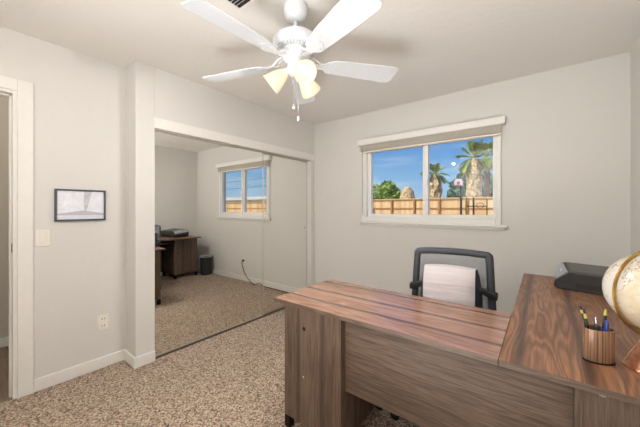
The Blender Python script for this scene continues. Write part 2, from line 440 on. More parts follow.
# picture
pf = thing('framed_picture', 'small slate framed grey photograph hanging above the outlet', 'picture', (XL, .594, 1.288))
py0, py1, pz0, pz1 = .444, .745, 1.171, 1.405
q = MB(); fwid = .012
q.box(XL+.001, XL+.022, py0, py0+fwid, pz0, pz1); q.box(XL+.001, XL+.022, py1-fwid, py1, pz0, pz1)
q.box(XL+.001, XL+.022, py0+fwid, py1-fwid, pz0, pz0+fwid); q.box(XL+.001, XL+.022, py0+fwid, py1-fwid, pz1-fwid, pz1)
q.build('frame', M['picframe'], pf, bevel=.002)
def picmat():
    t = NT('pale_grey_photograph'); c = t.n('ShaderNodeTexCoord'); sp = t.n('ShaderNodeSeparateXYZ'); t.l(c.outputs['Object'], sp.inputs[0])
    y, z = sp.outputs[1], sp.outputs[2]
    n = t.noise(c.outputs['Object'], 40, 4)
    col = t.ramp(n, [(.3, lin((226, 230, 240))), (.7, lin((244, 246, 252)))])
    # road/ground band low, trapezoid
    g = t.math('LESS_THAN', t.math('ADD', z, t.math('MULTIPLY', t.math('ABSOLUTE', t.math('SUBTRACT', y, .01)), .16)), -.040)
    g2 = t.math('GREATER_THAN', z, -.075)
    col = t.mix(t.math('MULTIPLY', g, .25), col, lin((190, 190, 204)))
    col = t.mix(t.math('MULTIPLY', t.math('MULTIPLY', g, g2), .6), col, lin((176, 168, 182)))
    # leaning trunk widening upward
    yy = t.math('SUBTRACT', y, t.math('ADD', .022, t.math('MULTIPLY', t.math('ADD', z, .05), .12)))
    wdt = t.math('ADD', .008, t.math('MULTIPLY', t.math('ADD', z, .05), .10))
    tr = t.math('MULTIPLY', t.math('LESS_THAN', t.math('ABSOLUTE', yy), wdt), t.math('GREATER_THAN', z, -.045))
    col = t.mix(t.math('MULTIPLY', tr, .75), col, t.ramp(n, [(.3, lin((164, 166, 176))), (.7, lin((206, 206, 214)))]))
    t.l(col, t.b.inputs['Base Color']); t.b.inputs['Roughness'].default_value = .12; return t.m
MB().box(XL+.003, XL+.012, py0+fwid, py1-fwid, pz0+fwid, pz1-fwid).build('photograph', picmat(), pf)

# ceiling vent
vx0, vx1, vy0, vy1 = -1.43, -1.07, .80, 1.06
ve = thing('ceiling_vent', 'white slatted air vent in the ceiling near the fan', 'vent', ((vx0+vx1)/2, (vy0+vy1)/2, H))
q = MB(); e = .028
q.box(vx0, vx0+e, vy0, vy1, H-.006, H); q.box(vx1-e, vx1, vy0, vy1, H-.006, H); q.box(vx0+e, vx1-e, vy0, vy0+e, H-.006, H); q.box(vx0+e, vx1-e, vy1-e, vy1, H-.006, H)
q.build('frame', M['ceil'], ve, bevel=.002)
MB().box(vx0+e, vx1-e, vy0+e, vy1-e, H-.0015, H-.0005).build('backing', M['dark'], ve)
y = vy0+e+.008
while y < vy1-e-.008:
    MB().add([(vx0+e, y-.007, H-.010), (vx1-e, y-.007, H-.010), (vx1-e, y+.003, H-.002), (vx0+e, y+.003, H-.002), (vx0+e, y-.007, H-.0085), (vx1-e, y-.007, H-.0085), (vx1-e, y+.003, H-.0005), (vx0+e, y+.003, H-.0005)],
             [(0,3,2,1),(4,5,6,7),(0,1,5,4),(1,2,6,5),(2,3,7,6),(3,0,4,7)]).build('slat', M['white'], ve)
    y += .019

# ------------------------------------------------------------------ ceiling fan
FX, FY, FZ = -1.128, 1.218, 2.108
fan = thing('ceiling_fan', 'white five-blade ceiling fan with three lit amber glass shades', 'ceiling fan', (FX, FY, H))
TF = Matrix.Translation((FX, FY, 0))
MB().lathe([(.062, 2.44), (.066, 2.425), (.067, 2.395), (.060, 2.368), (.045, 2.350), (.028, 2.342)][::-1], 36, TF).build('canopy', M['white'], fan, smooth='auto')
MB().lathe([(.0125, 2.275), (.0125, 2.35)], 16, TF).build('downrod', M['white'], fan, smooth='auto')
MB().lathe([(.075, 2.130), (.085, 2.145), (.088, 2.165), (.118, 2.178), (.128, 2.188), (.132, 2.21), (.130, 2.228), (.112, 2.250), (.08, 2.266), (.04, 2.280), (.02, 2.284)], 48, TF).build('motor_housing', M['white'], fan, smooth='auto')
vn = MB()
for k in range(40):
    a = 2*PI*k/40
    vn.add(MB().box(.088, .119, -.0032, .0032, 2.163, 2.177).xf(TF @ Matrix.Rotation(a, 4, 'Z')).v, [(0,3,2,1),(4,5,6,7),(0,1,5,4),(1,2,6,5),(2,3,7,6),(3,0,4,7)])
vn.build('vent_ring', M['lightgray'], fan)['label'] = 'grey slotted vent ring under the motor'
MB().lathe([(.03, 2.03), (.045, 2.04), (.05, 2.07), (.046, 2.10), (.07, 2.118), (.075, 2.135)], 36, TF).build('light_hub', M['white'], fan, smooth='auto')
PH = 2.183
for k in range(5):
    a = PH-k*2*PI/5
    R = TF @ Matrix.Rotation(a, 4, 'Z') @ Matrix.Translation((0, 0, FZ)) @ Matrix.Rotation(math.radians(-12), 4, 'X')
    out = [(.205, .042), (.225, .055), (.30, .062), (.45, .069), (.58, .073), (.612, .072), (.632, .058)]
    poly = [(x, y) for x, y in out]+[(x, -y) for x, y in out[::-1]]
    MB().prism(poly, -.003, .003, 'z').xf(R).build('blade', M['white'], fan, bevel=.002)
    ir = MB()
    # blade iron: ornamental bracket
    oi = [(.10, .014), (.135, .012), (.165, .022), (.19, .046), (.215, .052), (.235, .040), (.25, .028), (.262, .014)]
    poly = [(x, y) for x, y in oi]+[(x, -y) for x, y in oi[::-1]]
    ir.prism(poly, -.009, -.0035, 'z')
    for s in (-1, 1):
        ir.tube([(.08, s*.012, .04), (.11, s*.022, .022), (.14, s*.022, -.002), (.17, s*.018, -.006)], .006, 8)
    for (sx, sy) in ((.215, .03), (.215, -.03), (.245, 0)):
        ir.lathe([(.006, -.012), (.006, -.009)], 10, Matrix.Translation((sx, sy, 0)))
    ir.xf(R).build('blade_bracket', M['white'], fan, bevel=.0015)
LDIR = []
for az in (-27, 93, 211):
    a = math.radians(az)
    hd = Vector((math.cos(a), math.sin(a), 0))
    p0 = Vector((FX, FY, 2.072))+hd*.04
    ax = (hd*.80+Vector((0, 0, -.62))).normalized()
    Mx = Matrix.Translation(p0) @ ax.to_track_quat('Z', 'Y').to_matrix().to_4x4()
    MB().lathe([(.010, -.02), (.012, 0), (.020, .012), (.023, .03)], 20, Mx).build('lamp_holder', M['white'], fan, smooth='auto')
    pr = [(.022, .026), (.030, .038), (.041, .062), (.051, .095), (.059, .128), (.063, .142)]
    pin = [(r-.003, z) for r, z in pr[::-1]]
    sh = MB().lathe(pr+pin, 32, Mx, cap0=False, cap1=False).build('glass_shade', M['shade'], fan, smooth=True)
    MB().lathe([(.008, .03), (.010, .045), (.020, .065), (.027, .085), (.024, .105), (.012, .116), (.003, .118)], 20, Mx).build('bulb', M['bulb'], fan, smooth=True)
    LDIR.append((p0+ax*.150, ax))
for (dx, dy, zb) in ((-.008, -.008, 1.845), (.016, .004, 1.775)):
    c = MB().tube([(FX+dx, FY+dy, 2.035), (FX+dx, FY+dy, zb+.02)], .0012, 6).build('pull_chain', M['chrome'], fan)
    MB().lathe([(.002, 0), (.007, .004), (.0085, .012), (.006, .022), (.002, .03)], 14, Matrix.Translation((FX+dx, FY+dy, zb-.01))).build('chain_knob', M['white'], c, smooth=True)

# ------------------------------------------------------------------ desk
DX0, DX1, DY0d, DY1d, DY2d, DZ = -1.248, -.121, 1.164, 1.715, 2.853, .737
th = .022
dk = thing('corner_desk', 'L-shaped dark oak desk with two pedestals along the right wall', 'desk', (-.6, 1.164, 0))
def ptop(x0, x1, y0, y1, name, mat):
    o = MB().box(x0, x1, y0, y1, DZ-th, DZ).build(name, [mat, M['panel_h']], dk, bevel=.0015, seg=1)
    for p_ in o.data.polygons:
        if p_.normal.z < .5: p_.material_index = 1      # laminate edge in the panel wood
ptop(DX0, DX1-.001, DY0d, DY1d, 'return_top', M['top_r'])
ptop(DX1, .500, DY0d, DY2d, 'main_top', M['top_m'])
zt = DZ-th
# left pedestal of the return
x0, x1, y0, y1 = -1.185, -.793, 1.185, 1.68
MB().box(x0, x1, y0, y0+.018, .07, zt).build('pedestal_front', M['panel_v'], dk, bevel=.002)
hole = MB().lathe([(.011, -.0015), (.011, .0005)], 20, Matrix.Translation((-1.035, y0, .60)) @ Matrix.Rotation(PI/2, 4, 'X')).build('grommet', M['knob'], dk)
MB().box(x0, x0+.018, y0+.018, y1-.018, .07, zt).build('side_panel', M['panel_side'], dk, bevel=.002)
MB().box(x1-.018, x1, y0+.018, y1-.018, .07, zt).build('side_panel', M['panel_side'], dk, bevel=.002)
MB().box(x0+.018, x1-.018, y0+.018, y1-.018, .07, .088).build('bottom_panel', M['panel_h'], dk)
def door(xa, xb, ya, yb, z0, z1, axis, side):
    # framed door with recessed panel; side = outward sign
    d = MB(); r = .055
    if axis == 'y':
        yo = ya; d.box(xa, xa+r, ya, yb, z0, z1); d.box(xb-r, xb, ya, yb, z0, z1); d.box(xa+r, xb-r, ya, yb, z0, z0+r); d.box(xa+r, xb-r, ya, yb, z1-r, z1)
        m = (ya+yb)/2; d.box(xa+r, xb-r, m-.004, m+.004, z0+r, z1-r)
    else:
        d.box(xa, xb, ya, ya+r, z0, z1); d.box(xa, xb, yb-r, yb, z0, z1); d.box(xa, xb, ya+r, yb-r, z0, z0+r); d.box(xa, xb, ya+r, yb-r, z1-r, z1)
        m = (xa+xb)/2; d.box(m-.004, m+.004, ya+r, yb-r, z0+r, z1-r)
        n = 3
        for i in range(1, n): yy = ya+r+(yb-ya-2*r)*i/n; d.box(m-.007, m-.004, yy-.003, yy+.003, z0+r, z1-r)
    return d
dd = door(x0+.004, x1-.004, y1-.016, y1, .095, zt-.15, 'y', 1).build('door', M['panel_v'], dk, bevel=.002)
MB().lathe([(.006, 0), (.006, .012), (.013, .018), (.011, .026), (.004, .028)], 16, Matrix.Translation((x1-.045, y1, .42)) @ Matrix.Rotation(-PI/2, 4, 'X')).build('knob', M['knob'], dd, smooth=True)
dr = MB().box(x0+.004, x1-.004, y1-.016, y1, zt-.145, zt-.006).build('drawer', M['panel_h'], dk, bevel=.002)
MB().lathe([(.006, 0), (.006, .012), (.013, .018), (.011, .026), (.004, .028)], 16, Matrix.Translation(((x0+x1)/2, y1, zt-.075)) @ Matrix.Rotation(-PI/2, 4, 'X')).build('knob', M['knob'], dr, smooth=True)
for (lx, ly) in ((x0, y0), (x1-.04, y0), (x0, y1-.04), (x1-.04, y1-.04)):
    MB().box(lx, lx+.04, ly, ly+.04, 0, .07).build('foot', M['knob'], dk, bevel=.003)
# small bright screw caps
MB().lathe([(.006, -.003), (.006, 0)], 12, Matrix.Translation((-1.04, y0, .335)) @ Matrix.Rotation(PI/2, 4, 'X')).build('screw_cap', M['lightgray'], dk)['label'] = 'pale screw cap'
# modesty panel
MB().box(x1, .078, 1.225, 1.241, .333, zt).build('modesty_panel', M['panel_h'], dk, bevel=.001)
# near pedestal of main desk
px0, px1 = .098, .497
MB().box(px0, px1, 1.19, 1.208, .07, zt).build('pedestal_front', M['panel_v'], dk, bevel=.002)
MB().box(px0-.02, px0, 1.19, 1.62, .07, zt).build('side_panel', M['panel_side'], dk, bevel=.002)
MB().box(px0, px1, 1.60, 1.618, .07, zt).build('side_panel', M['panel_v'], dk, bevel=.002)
MB().box(px0, px1, 1.208, 1.60, .07, .088).build('bottom_panel', M['panel_h'], dk)
for (lx, ly) in ((px0-.018, 1.19), (px1-.04, 1.19), (px0-.018, 1.58), (px1-.04, 1.58)):
    MB().box(lx, lx+.04, ly, ly+.04, 0, .07).build('foot', M['knob'], dk, bevel=.003)
def cap(px_, z_, nm):
    MB().lathe([(.006, -.003), (.006, 0)], 12, Matrix.Translation((px_, 1.19, z_)) @ Matrix.Rotation(PI/2, 4, 'X')).build(nm, M['lightgray'], dk)['label'] = 'pale screw cap'
MB().lathe([(.001, 0), (.011, .002), (.012, .008)], 16, Matrix.Translation((.14, 1.184, zt-.008)) @ Matrix.Rotation(0, 4, 'X')).build('cam_cap', M['lightgray'], dk)['label'] = 'pale plastic cap under the top edge'
cap(.205, .63, 'screw_cap')
# far pedestal with door facing the user side (-x)
fx0, fy0, fy1 = .012, 2.42, 2.845
MB().box(fx0+.018, px1, fy0, fy0+.018, .07, zt).build('side_panel', M['panel_v'], dk, bevel=.002)
MB().box(fx0+.018, px1, fy1-.018, fy1, .07, zt).build('side_panel', M['panel_v'], dk, bevel=.002)
MB().box(fx0+.018, px1, fy0+.018, fy1-.018, .07, .088).build('bottom_panel', M['panel_h'], dk)
dd = door(fx0, fx0+.018, fy0+.004, fy1-.004, .08, zt-.01, 'x', -1).build('door', M['panel_side'], dk, bevel=.002)
MB().lathe([(.006, 0), (.006, .012), (.013, .018), (.011, .026), (.004, .028)], 16, Matrix.Translation((fx0, fy0+.05, .46)) @ Matrix.Rotation(-PI/2, 4, 'Y')).build('knob', M['knob'], dd, smooth=True)
for (lx, ly) in ((fx0, fy0), (px1-.04, fy0), (fx0, fy1-.04), (px1-.04, fy1-.04)):
    MB().box(lx, lx+.04, ly, ly+.04, 0, .07).build('foot', M['knob'], dk, bevel=.003)
MB().box(.47, .488, 1.618, fy0, .07, zt).build('back_panel', M['panel_d'], dk)['label'] = 'dark back board of the kneehole'
tr_ = MB().box(.04, .45, 1.64, fy0-.01, zt-.075, zt-.055).build('keyboard_shelf', M['panel_h'], dk, bevel=.002)
MB().box(.04, .45, 1.622, 1.64, zt-.075, zt).build('runner', M['knob'], tr_)
MB().box(.04, .45, fy0-.01, fy0, zt-.075, zt).build('runner', M['knob'], tr_)

# ------------------------------------------------------------------ office chair
ch = thing('office_chair', 'charcoal mesh-back office chair tucked behind the desk', 'chair', (-.42, 1.665, 0), math.radians(7))
def rr(cx, cz, w0, w1, h, r, n=6):
    """rounded trapezoid path, w0 bottom half width, w1 top half width"""
    pts = []
    for (sx, z, a0) in ((1, h, 0), (-1, h, 90), (-1, 0, 180), (1, 0, 270)):
        wd = w1 if z == h else w0
        for i in range(n+1):
            a = math.radians(a0+90*i/n)
            pts.append((cx+sx*(wd-r)+r*math.cos(a), cz+(z-r if z == h else r)+r*math.sin(a)))
    return pts
def backy(z, x=0): return .235+(z-.55)*.06-.10*(x*x)*1.5
zb0 = .545
path = rr(0, zb0, .225, .205, .437, .014)
dense = []
for i in range(len(path)):
    a, b = path[i], path[(i+1) % len(path)]
    n = max(1, int(math.dist(a, b)/.04))
    for k in range(n): dense.append((a[0]+(b[0]-a[0])*k/n, a[1]+(b[1]-a[1])*k/n))
def lift(z, x): return z + (.012*(1-(x/.22)**2) if z > .9 else 0)
bf = MB(); bf.tube([(x, backy(z, x), lift(z, x)) for x, z in dense], .021, 10, closed=True, flat=.6, up=(0, 1, 0)); bf.build('backrest_frame', M['frame'], ch, smooth=True, local=True)
g = MB(); nx, nz = 12, 14; vs = []; fs = []
for j in range(nz+1):
    zz = zb0+.01+(.415)*j/nz; wd = .222-(.02)*j/nz-.012
    for i in range(nx+1):
        xx = -wd+2*wd*i/nx; vs.append((xx, backy(zz, xx), lift(zz, xx)))
for j in range(nz):
    for i in range(nx): a = j*(nx+1)+i; fs.append((a, a+1, a+nx+2, a+nx+1))
g.add(vs, fs); mo = g.build('backrest_mesh', M['meshfab'], ch, smooth=True, local=True)
md = mo.modifiers.new('sol', 'SOLIDIFY'); md.thickness = .002
s_ = MB(); pr = []
s_.prism([(-.235, -.20), (-.215, -.24), (.215, -.24), (.235, -.20), (.225, .19), (.20, .225), (-.20, .225), (-.225, .19)], .43, .495, 'z')
s_.build('seat', M['seatfab'], ch, bevel=.022, seg=4, smooth=True, local=True)
MB().box(-.16, .16, -.16, .16, .405, .43).build('seat_pan', M['black'], ch, bevel=.006, local=True)
MB().tube([(0, .10, .415), (0, .24, .42), (0, .285, .47), (0, .28, .60), (0, .262, .68)], [.022, .022, .020, .018, .014], 10, flat=.5, up=(1,0,0)).build('back_support', M['black'], ch, smooth=True, local=True)
MB().cyl((0,0,.10), (0,0,.26), .028, 20).cyl((0,0,.26), (0,0,.41), .016, 20).build('gas_lift', M['black'], ch, smooth='auto', local=True)
for k in range(5):
    a = math.radians(177+72*k); u = Vector((math.cos(a), math.sin(a), 0)); 
    lg = MB().tube([u*.02+Vector((0,0,.115)), u*.15+Vector((0,0,.10)), u*.28+Vector((0,0,.078))], [.026, .02, .014], 8, flat=.8).build('base_leg', M['black'], ch, smooth=True, local=True)
    cst = MB(); c = u*.28; tt = Vector((-u.y, u.x, 0))
    cst.cyl(c+Vector((0,0,.05)), c+Vector((0,0,.085)), .007, 8)
    for sd in (-1, 1): cst.cyl(c+tt*sd*.008+Vector((0,0,.0275)), c+tt*sd*.026+Vector((0,0,.0275)), .0275, 18)
    cst.build('caster', M['black'], lg, smooth='auto', local=True)
# lumbar cushion strapped to the backrest
cu = thing('lumbar_cushion', 'pale lumbar cushion with navy sides strapped to the office chair', 'cushion', (-.42, 1.665, .6), math.radians(7))
ORIG[cu.name] = Vector((0, 0, .6))
def cush(w, z0, z1, yb, yf, bul):
    vs, fs = [], []; nu, nv = 14, 14
    for sgn in (0, 1):
        for j in range(nv+1):
            v = j/nv; z = z0+(z1-z0)*v
            ev = min(1, (1-abs(2*v-1)**6))
            for i in range(nu+1):
                u = i/nu; x = -w+2*w*u
                eu = 1-abs(2*u-1)**6
                if sgn == 0:
                    y = yf-bul*(1-abs(2*v-1)**2.2)*(.75+.25*math.sin(u*PI))+.018*(1-eu)+.02*(1-ev)
                else: y = yb; x *= 1.04+.20*(1-v**4)
                zz = z - (.010*(2*u-1)**2 if v > .9 else 0)
                vs.append((x, y, zz))
    n = (nu+1)*(nv+1)
    for j in range(nv):
        for i in range(nu):
            a = j*(nu+1)+i; fs.append((a, a+1, a+nu+2, a+nu+1)); fs.append((n+a, n+a+nu+1, n+a+nu+2, n+a+1))
    side = []
    loop = [i for i in range(nu+1)]+[j*(nu+1)+nu for j in range(1, nv+1)]+[nv*(nu+1)+i for i in range(nu-1, -1, -1)]+[j*(nu+1) for j in range(nv-1, 0, -1)]
    for i in range(len(loop)): a, b = loop[i], loop[(i+1) % len(loop)]; side.append((a, b, b+n, a+n))
    return vs, fs, side, nu, nv
W = .140
vs, fs, side, nu, nv = cush(W, .565, .915, .222, .125, .035)
Cx = -.004
fcv = MB().add([Vector((x+Cx, y, z)) for x, y, z in vs], fs+side)
o = fcv.build('cushion_body', [M['pillow'], M['navy']], cu, smooth='auto')
for p_ in o.data.polygons:
    if p_.index >= 2*nu*nv:
        if p_.index < 2*nu*nv+nu or nu+nv <= p_.index-2*nu*nv < 2*nu+nv: pass
        else: p_.material_index = 1
    elif p_.center.y > .215: p_.material_index = 1
for s in (-1, 1):
    MB().tube([(s*W*1.05, .185, .79), (s*(W+.03), .198, .785), (s*.215, .195, .765), (s*.243, .205, .755), (s*.246, .245, .755), (s*.20, .268, .765), (s*.05, .272, .77), (s*.0, .272, .77)], .0035, 10, flat=5.5, up=(0, 0, 1)).build('strap', M['black'], cu, smooth=True)

# ------------------------------------------------------------------ things on the desk
pr_ = thing('printer', 'low black printer with sloped grey panel at far desk end', 'printer', (.056, 2.477, DZ), math.radians(-12))
fp = [(.030, 0), (.006, .018), (.012, .050), (.090, .115), (.400, .115), (.415, .100), (.415, 0)]
bp = [(.000, 0), (-.030, .028), (-.032, .082), (.015, .142), (.400, .142), (.415, .127), (.415, 0)]
ya_, yb_ = -.025, .235
vs = [(x, ya_, z) for x, z in fp]+[(x, yb_, z) for x, z in bp]; n = 7
MB().add(vs, [tuple(range(n)), tuple(range(2*n-1, n-1, -1))]+[(k, (k+1) % n, n+(k+1) % n, n+k) for k in range(n)]).build('body', M['black'], pr_, bevel=.006, local=True)
def inset(k, u0, u1, v0, v1, h0, h1):
    A, B = Vector((fp[k][0], ya_, fp[k][1])), Vector((fp[k+1][0], ya_, fp[k+1][1]))
    C, D = Vector((bp[k][0], yb_, bp[k][1])), Vector((bp[k+1][0], yb_, bp[k+1][1]))
    q = lambda u, v: A.lerp(B, u).lerp(C.lerp(D, u), v)
    nr = (B-A).cross(C-A).normalized()
    if nr.z < 0: nr = -nr
    P = [q(u0, v0), q(u1, v0), q(u1, v1), q(u0, v1)]
    return MB().add([p+nr*h0 for p in P]+[p+nr*h1 for p in P], [(0,3,2,1),(4,5,6,7),(0,1,5,4),(1,2,6,5),(2,3,7,6),(3,0,4,7)])
inset(3, .03, .97, .05, .95, -.001, .004).build('scanner_lid', M['blackgloss'], pr_, bevel=.002, local=True)
cp = inset(2, .12, .92, .06, .94, .0, .009).build('control_panel', M['graypanel'], pr_, bevel=.001, local=True)
inset(2, .52, .66, .30, .62, .009, .011).build('panel_highlight', M['lightgray'], cp, local=True)  # pale patch painting the white highlight on the sloped panel
MB().box(.12, .36, -.027, -.020, .02, .05).build('paper_slot', M['dark'], pr_, local=True)

gx, gy = .292, 1.402
gl = thing('desk_globe', 'cream desktop globe in brass ring on a copper cone base', 'globe', (gx, gy, DZ))
Tg = Matrix.Translation((gx, gy, DZ))
MB().lathe([(.079, 0), (.080, .005), (.077, .009), (.055, .055), (.031, .104), (.024, .112), (.012, .116)], 40, Tg).build('base', M['cone'], gl, smooth='auto')
MB().lathe([(.012, .116), (.014, .122), (.010, .128), (.006, .134)], 20, Tg).build('finial', M['brass'], gl, smooth='auto')
gc = Vector((gx, gy, .990))
sphere = MB()
prof = [(.127*math.sin(PI*i/24)+1e-5, -.127*math.cos(PI*i/24)) for i in range(25)]
RA = math.radians(38)   # direction of the ring plane
tilt = Matrix.Rotation(RA, 4, 'Z') @ Matrix.Rotation(math.radians(23.4), 4, 'Y') @ Matrix.Rotation(1.0, 4, 'Z')
MB().lathe(prof, 48, None).build('globe_ball', M['globe'], gl, smooth=True, local=True).matrix_local = Matrix.Translation(gc-Vector((gx, gy, DZ))) @ tilt
ring = MB()
pts = []
for k in range(64):
    a = 2*PI*k/64
    pts.append(gc+Vector((math.cos(RA), math.sin(RA), 0))*.139*math.cos(a)+Vector((0, 0, 1))*.139*math.sin(a))
nrm = Vector((-math.sin(RA), math.cos(RA), 0))
ring.tube(pts, .0065, 8, closed=True, flat=.5, up=nrm); ring.build('meridian_ring', M['brass'], gl, smooth=True)
axv = (tilt.to_3x3() @ Vector((0, 0, 1)))
for sg in (1, -1): MB().cyl(gc+axv*.122*sg, gc+axv*.143*sg, .004, 12).build('pivot', M['brass'], gl, smooth='auto')

# oval pen cup
cx_, cy_ = .152, 1.366
pc = thing('pencil_cup', 'oval striped bronze cup holding pens at the desk front', 'pen cup', (cx_, cy_, DZ), math.radians(25))
MB().lathe([(.0, 0.001), (.040, .001), (.0415, .004), (.041, .112), (.0385, .113), (.038, .006), (.0, .006)], 40, None, cap0=False, cap1=False, sx=1.05, sy=.72).build('cup', M['cup'], pc, smooth='auto', local=True)
MB().lathe([(.0425, 0), (.0425, .006)], 40, None, sx=1.05, sy=.72).build('foot_rim', M['knob'], pc, smooth='auto', local=True)
def pen(name, label, cat, dx, dy, lx, ly, length, r, mats, grp=None):
    base_ = Vector((cx_+dx, cy_+dy, DZ+.010))
    o = thing(name, label, cat, base_, 0, grp); o.location = base_
    d = Vector((lx, ly, 1)).normalized()
    q_ = lambda a, b, ra, rb, m, nm: MB().cyl(d*a, d*b, ra, 12, rb).build(nm, m, o, smooth='auto', local=True)
    for a, b, ra, rb, m, nm in mats: q_(a*length, b*length, r*ra, r*rb, m, nm)
M['yellow'] = plain('yellow_pencil_paint', (206, 190, 90), .4)
M['blue'] = plain('blue_plastic', (48, 70, 150), .3)
M['clear'] = plain('pale_blue_plastic', (160, 175, 205), .3)
M['greenblk'] = plain('dark_green_paint', (40, 48, 36), .4)
K = M['black']; Y = M['yellow']
pen('pencil', 'black pencil with yellow top leaning left in the cup', 'pencil', -.006, .006, -.24, .06, .170, .0042,
    [(0, .86, 1, 1, K, 'barrel'), (.86, .93, 1.05, 1.05, Y, 'ferrule'), (.93, 1, .9, .9, K, 'eraser')])
pen('pencil', 'dark green pencil with yellow band standing left in the cup', 'pencil', -.012, .000, -.16, -.02, .165, .0042,
    [(0, .80, 1, 1, M['greenblk'], 'barrel'), (.80, .9, 1.05, 1.05, Y, 'ferrule'), (.9, 1, .9, .9, M['greenblk'], 'eraser')])
pen('ballpoint_pen', 'blue pen with yellow tip leaning right in the cup', 'pen', .004, .002, .10, .12, .168, .0050,
    [(0, .62, 1, 1, M['blue'], 'barrel'), (.62, .88, 1.05, 1.0, K, 'grip'), (.88, 1, 1.0, .6, Y, 'cap')])
pen('ballpoint_pen', 'black click pen standing in the middle of the cup', 'pen', .000, -.008, -.06, .0, .142, .0055,
    [(0, .85, 1, 1, M['darkgray'], 'barrel'), (.85, 1, .55, .55, M['chrome'], 'button')])
pen('ballpoint_pen', 'short pale blue pen at the right side of the cup', 'pen', .012, -.002, .06, -.03, .135, .0050,
    [(0, .5, 1, 1, M['clear'], 'barrel'), (.5, 1, 1.1, 1.05, M['blue'], 'cap')])

# ------------------------------------------------------------------ bin and cord
bn = thing('waste_bin', 'small dark grey waste bin with pale liner beyond the desk', 'bin', (-.05, 2.985, 0))
Tb = Matrix.Translation((-.05, 2.985, 0))
MB().lathe([(.0, .002), (.092, .002), (.096, .006), (.112, .335), (.116, .34), (.116, .35), (.108, .35), (.092, .01), (.0, .01)], 36, Tb, cap0=False, cap1=False).build('bucket', M['darkgray'], bn, smooth='auto')
MB().lathe([(.106, .28), (.1075, .352), (.118, .354), (.1185, .340)], 36, Tb, cap0=False, cap1=False).build('liner', M['liner'], bn, smooth=True)
pts = [(-1.04, YW-.022, .336), (-1.04, YW-.05, .335), (-1.05, YW-.055, .30), (-1.07, YW-.05, .23), (-1.13, YW-.045, .13), (-1.24, YW-.05, .05), (-1.36, YW-.07, .008), (-1.41, YW-.08, .006), (-1.45, YW-.05, .03), (-1.50, YW-.035, .04), (-1.56, YW-.05, .02), (-1.62, YW-.06, .006), (-1.72, YW-.04, .006), (-1.85, YW-.05, .006), (-2.0, YW-.045, .006), (-2.15, YW-.06, .006), (-2.28, YW-.045, .006)]
def smoothp(P, n=5):
    P = [Vector(p) for p in P]; out = []
    for i in range(len(P)-1):
        a, b, c, d = P[max(i-1, 0)], P[i], P[i+1], P[min(i+2, len(P)-1)]
        for k in range(n):
            t = k/n; out.append(.5*((2*b)+(c-a)*t+(2*a-5*b+4*c-d)*t*t+(3*b-a-3*c+d)*t**3))
    out.append(P[-1]); return out
cd = thing('extension_cord', 'black power cord plugged in and trailing along the baseboard', 'cord', (-1.4, YW-.08, 0))
MB().tube(smoothp(pts), .005, 8).build('cable', M['cord'], cd, smooth=True)
MB().box(-1.055, -1.025, YW-.040, YW-.0095, .345, .377).build('plug', M['cord'], cd, bevel=.004)

# ------------------------------------------------------------------ outside
struct('ground', MB().box(-60, 80, YW+T+.001, 120, -.12, -.02), M['ground'])
FYY = 15.0
def at(px, y, py=None):
    t = (px-320)/285.69; Z = y/(CS+SN*t); x = Z*(-SN+CS*t)
    if py is None: return x, Z
    return x, Z, CH+(208.65-py)*Z/285.69
fe = thing('wooden_fence', 'honey coloured board fence running across the back of the yard', 'fence', (-7.9, FYY, 0))
q = MB(); x = -7.9
while x < 30:
    q.box(x, x+.134, FYY+.02, FYY+.038, 0, 1.76+random.uniform(-.006, .006)); x += .14
q.build('board_panel', M['fence'], fe)
MB().box(-7.9, 30, FYY-.03, FYY+.06, 1.765, 1.80).build('top_rail', M['fence'], fe)
MB().box(-7.9, 30, FYY-.02, FYY+.02, 1.70, 1.76).build('rail', M['rail'], fe)
MB().box(-7.9, 30, FYY-.02, FYY+.02, 1.24, 1.31).build('rail', M['rail'], fe)
MB().box(-7.9, 30, FYY-.02, FYY+.02, .3, .37).build('rail', M['rail'], fe)
x = -6.62-1.26
for i in range(7):
    MB().box(x-.045, x+.045, FYY-.08, FYY-.02, -.02, 1.76).build('post', M['rail'], fe); x += 1.26
sf = thing('wooden_fence', 'side fence meeting the back fence at the left of the yard', 'fence', (-8.0, 10, 0))
q = MB(); y = 6.0
while y < FYY-.05:
    q.box(-8.02, -8.0, y, y+.134, 0, 1.80); y += .14
q.build('board_panel', M['fence'], sf)

def leafcloud(blobs, n, size, seed, flat=1.0):
    rnd = random.Random(seed); mb = MB(); vs = []; fs = []
    tot = sum(b[3]**2 for b in blobs)
    for bx, by, bz, r in blobs:
        for i in range(int(n*r*r/tot)):
            d = Vector((rnd.gauss(0,1), rnd.gauss(0,1), rnd.gauss(0,1))).normalized()*r*rnd.uniform(.55, 1.0)**.6
            c = Vector((bx, by, bz))+Vector((d.x, d.y, d.z*flat))
            u = Vector((rnd.gauss(0,1), rnd.gauss(0,1), rnd.gauss(0,1))).normalized(); v = u.orthogonal().normalized()
            s = size*rnd.uniform(.6, 1.3); k = len(vs)
            vs += [c-u*s, c+v*s*.5, c+u*s, c-v*s*.5]; fs.append((k, k+1, k+2, k+3))
    return mb.add(vs, fs)
def pxm(px0, px1, py0, py1, y):
    xa, Z = at((px0+px1)/2, y); r = Z/285.69
    return xa, Z, r
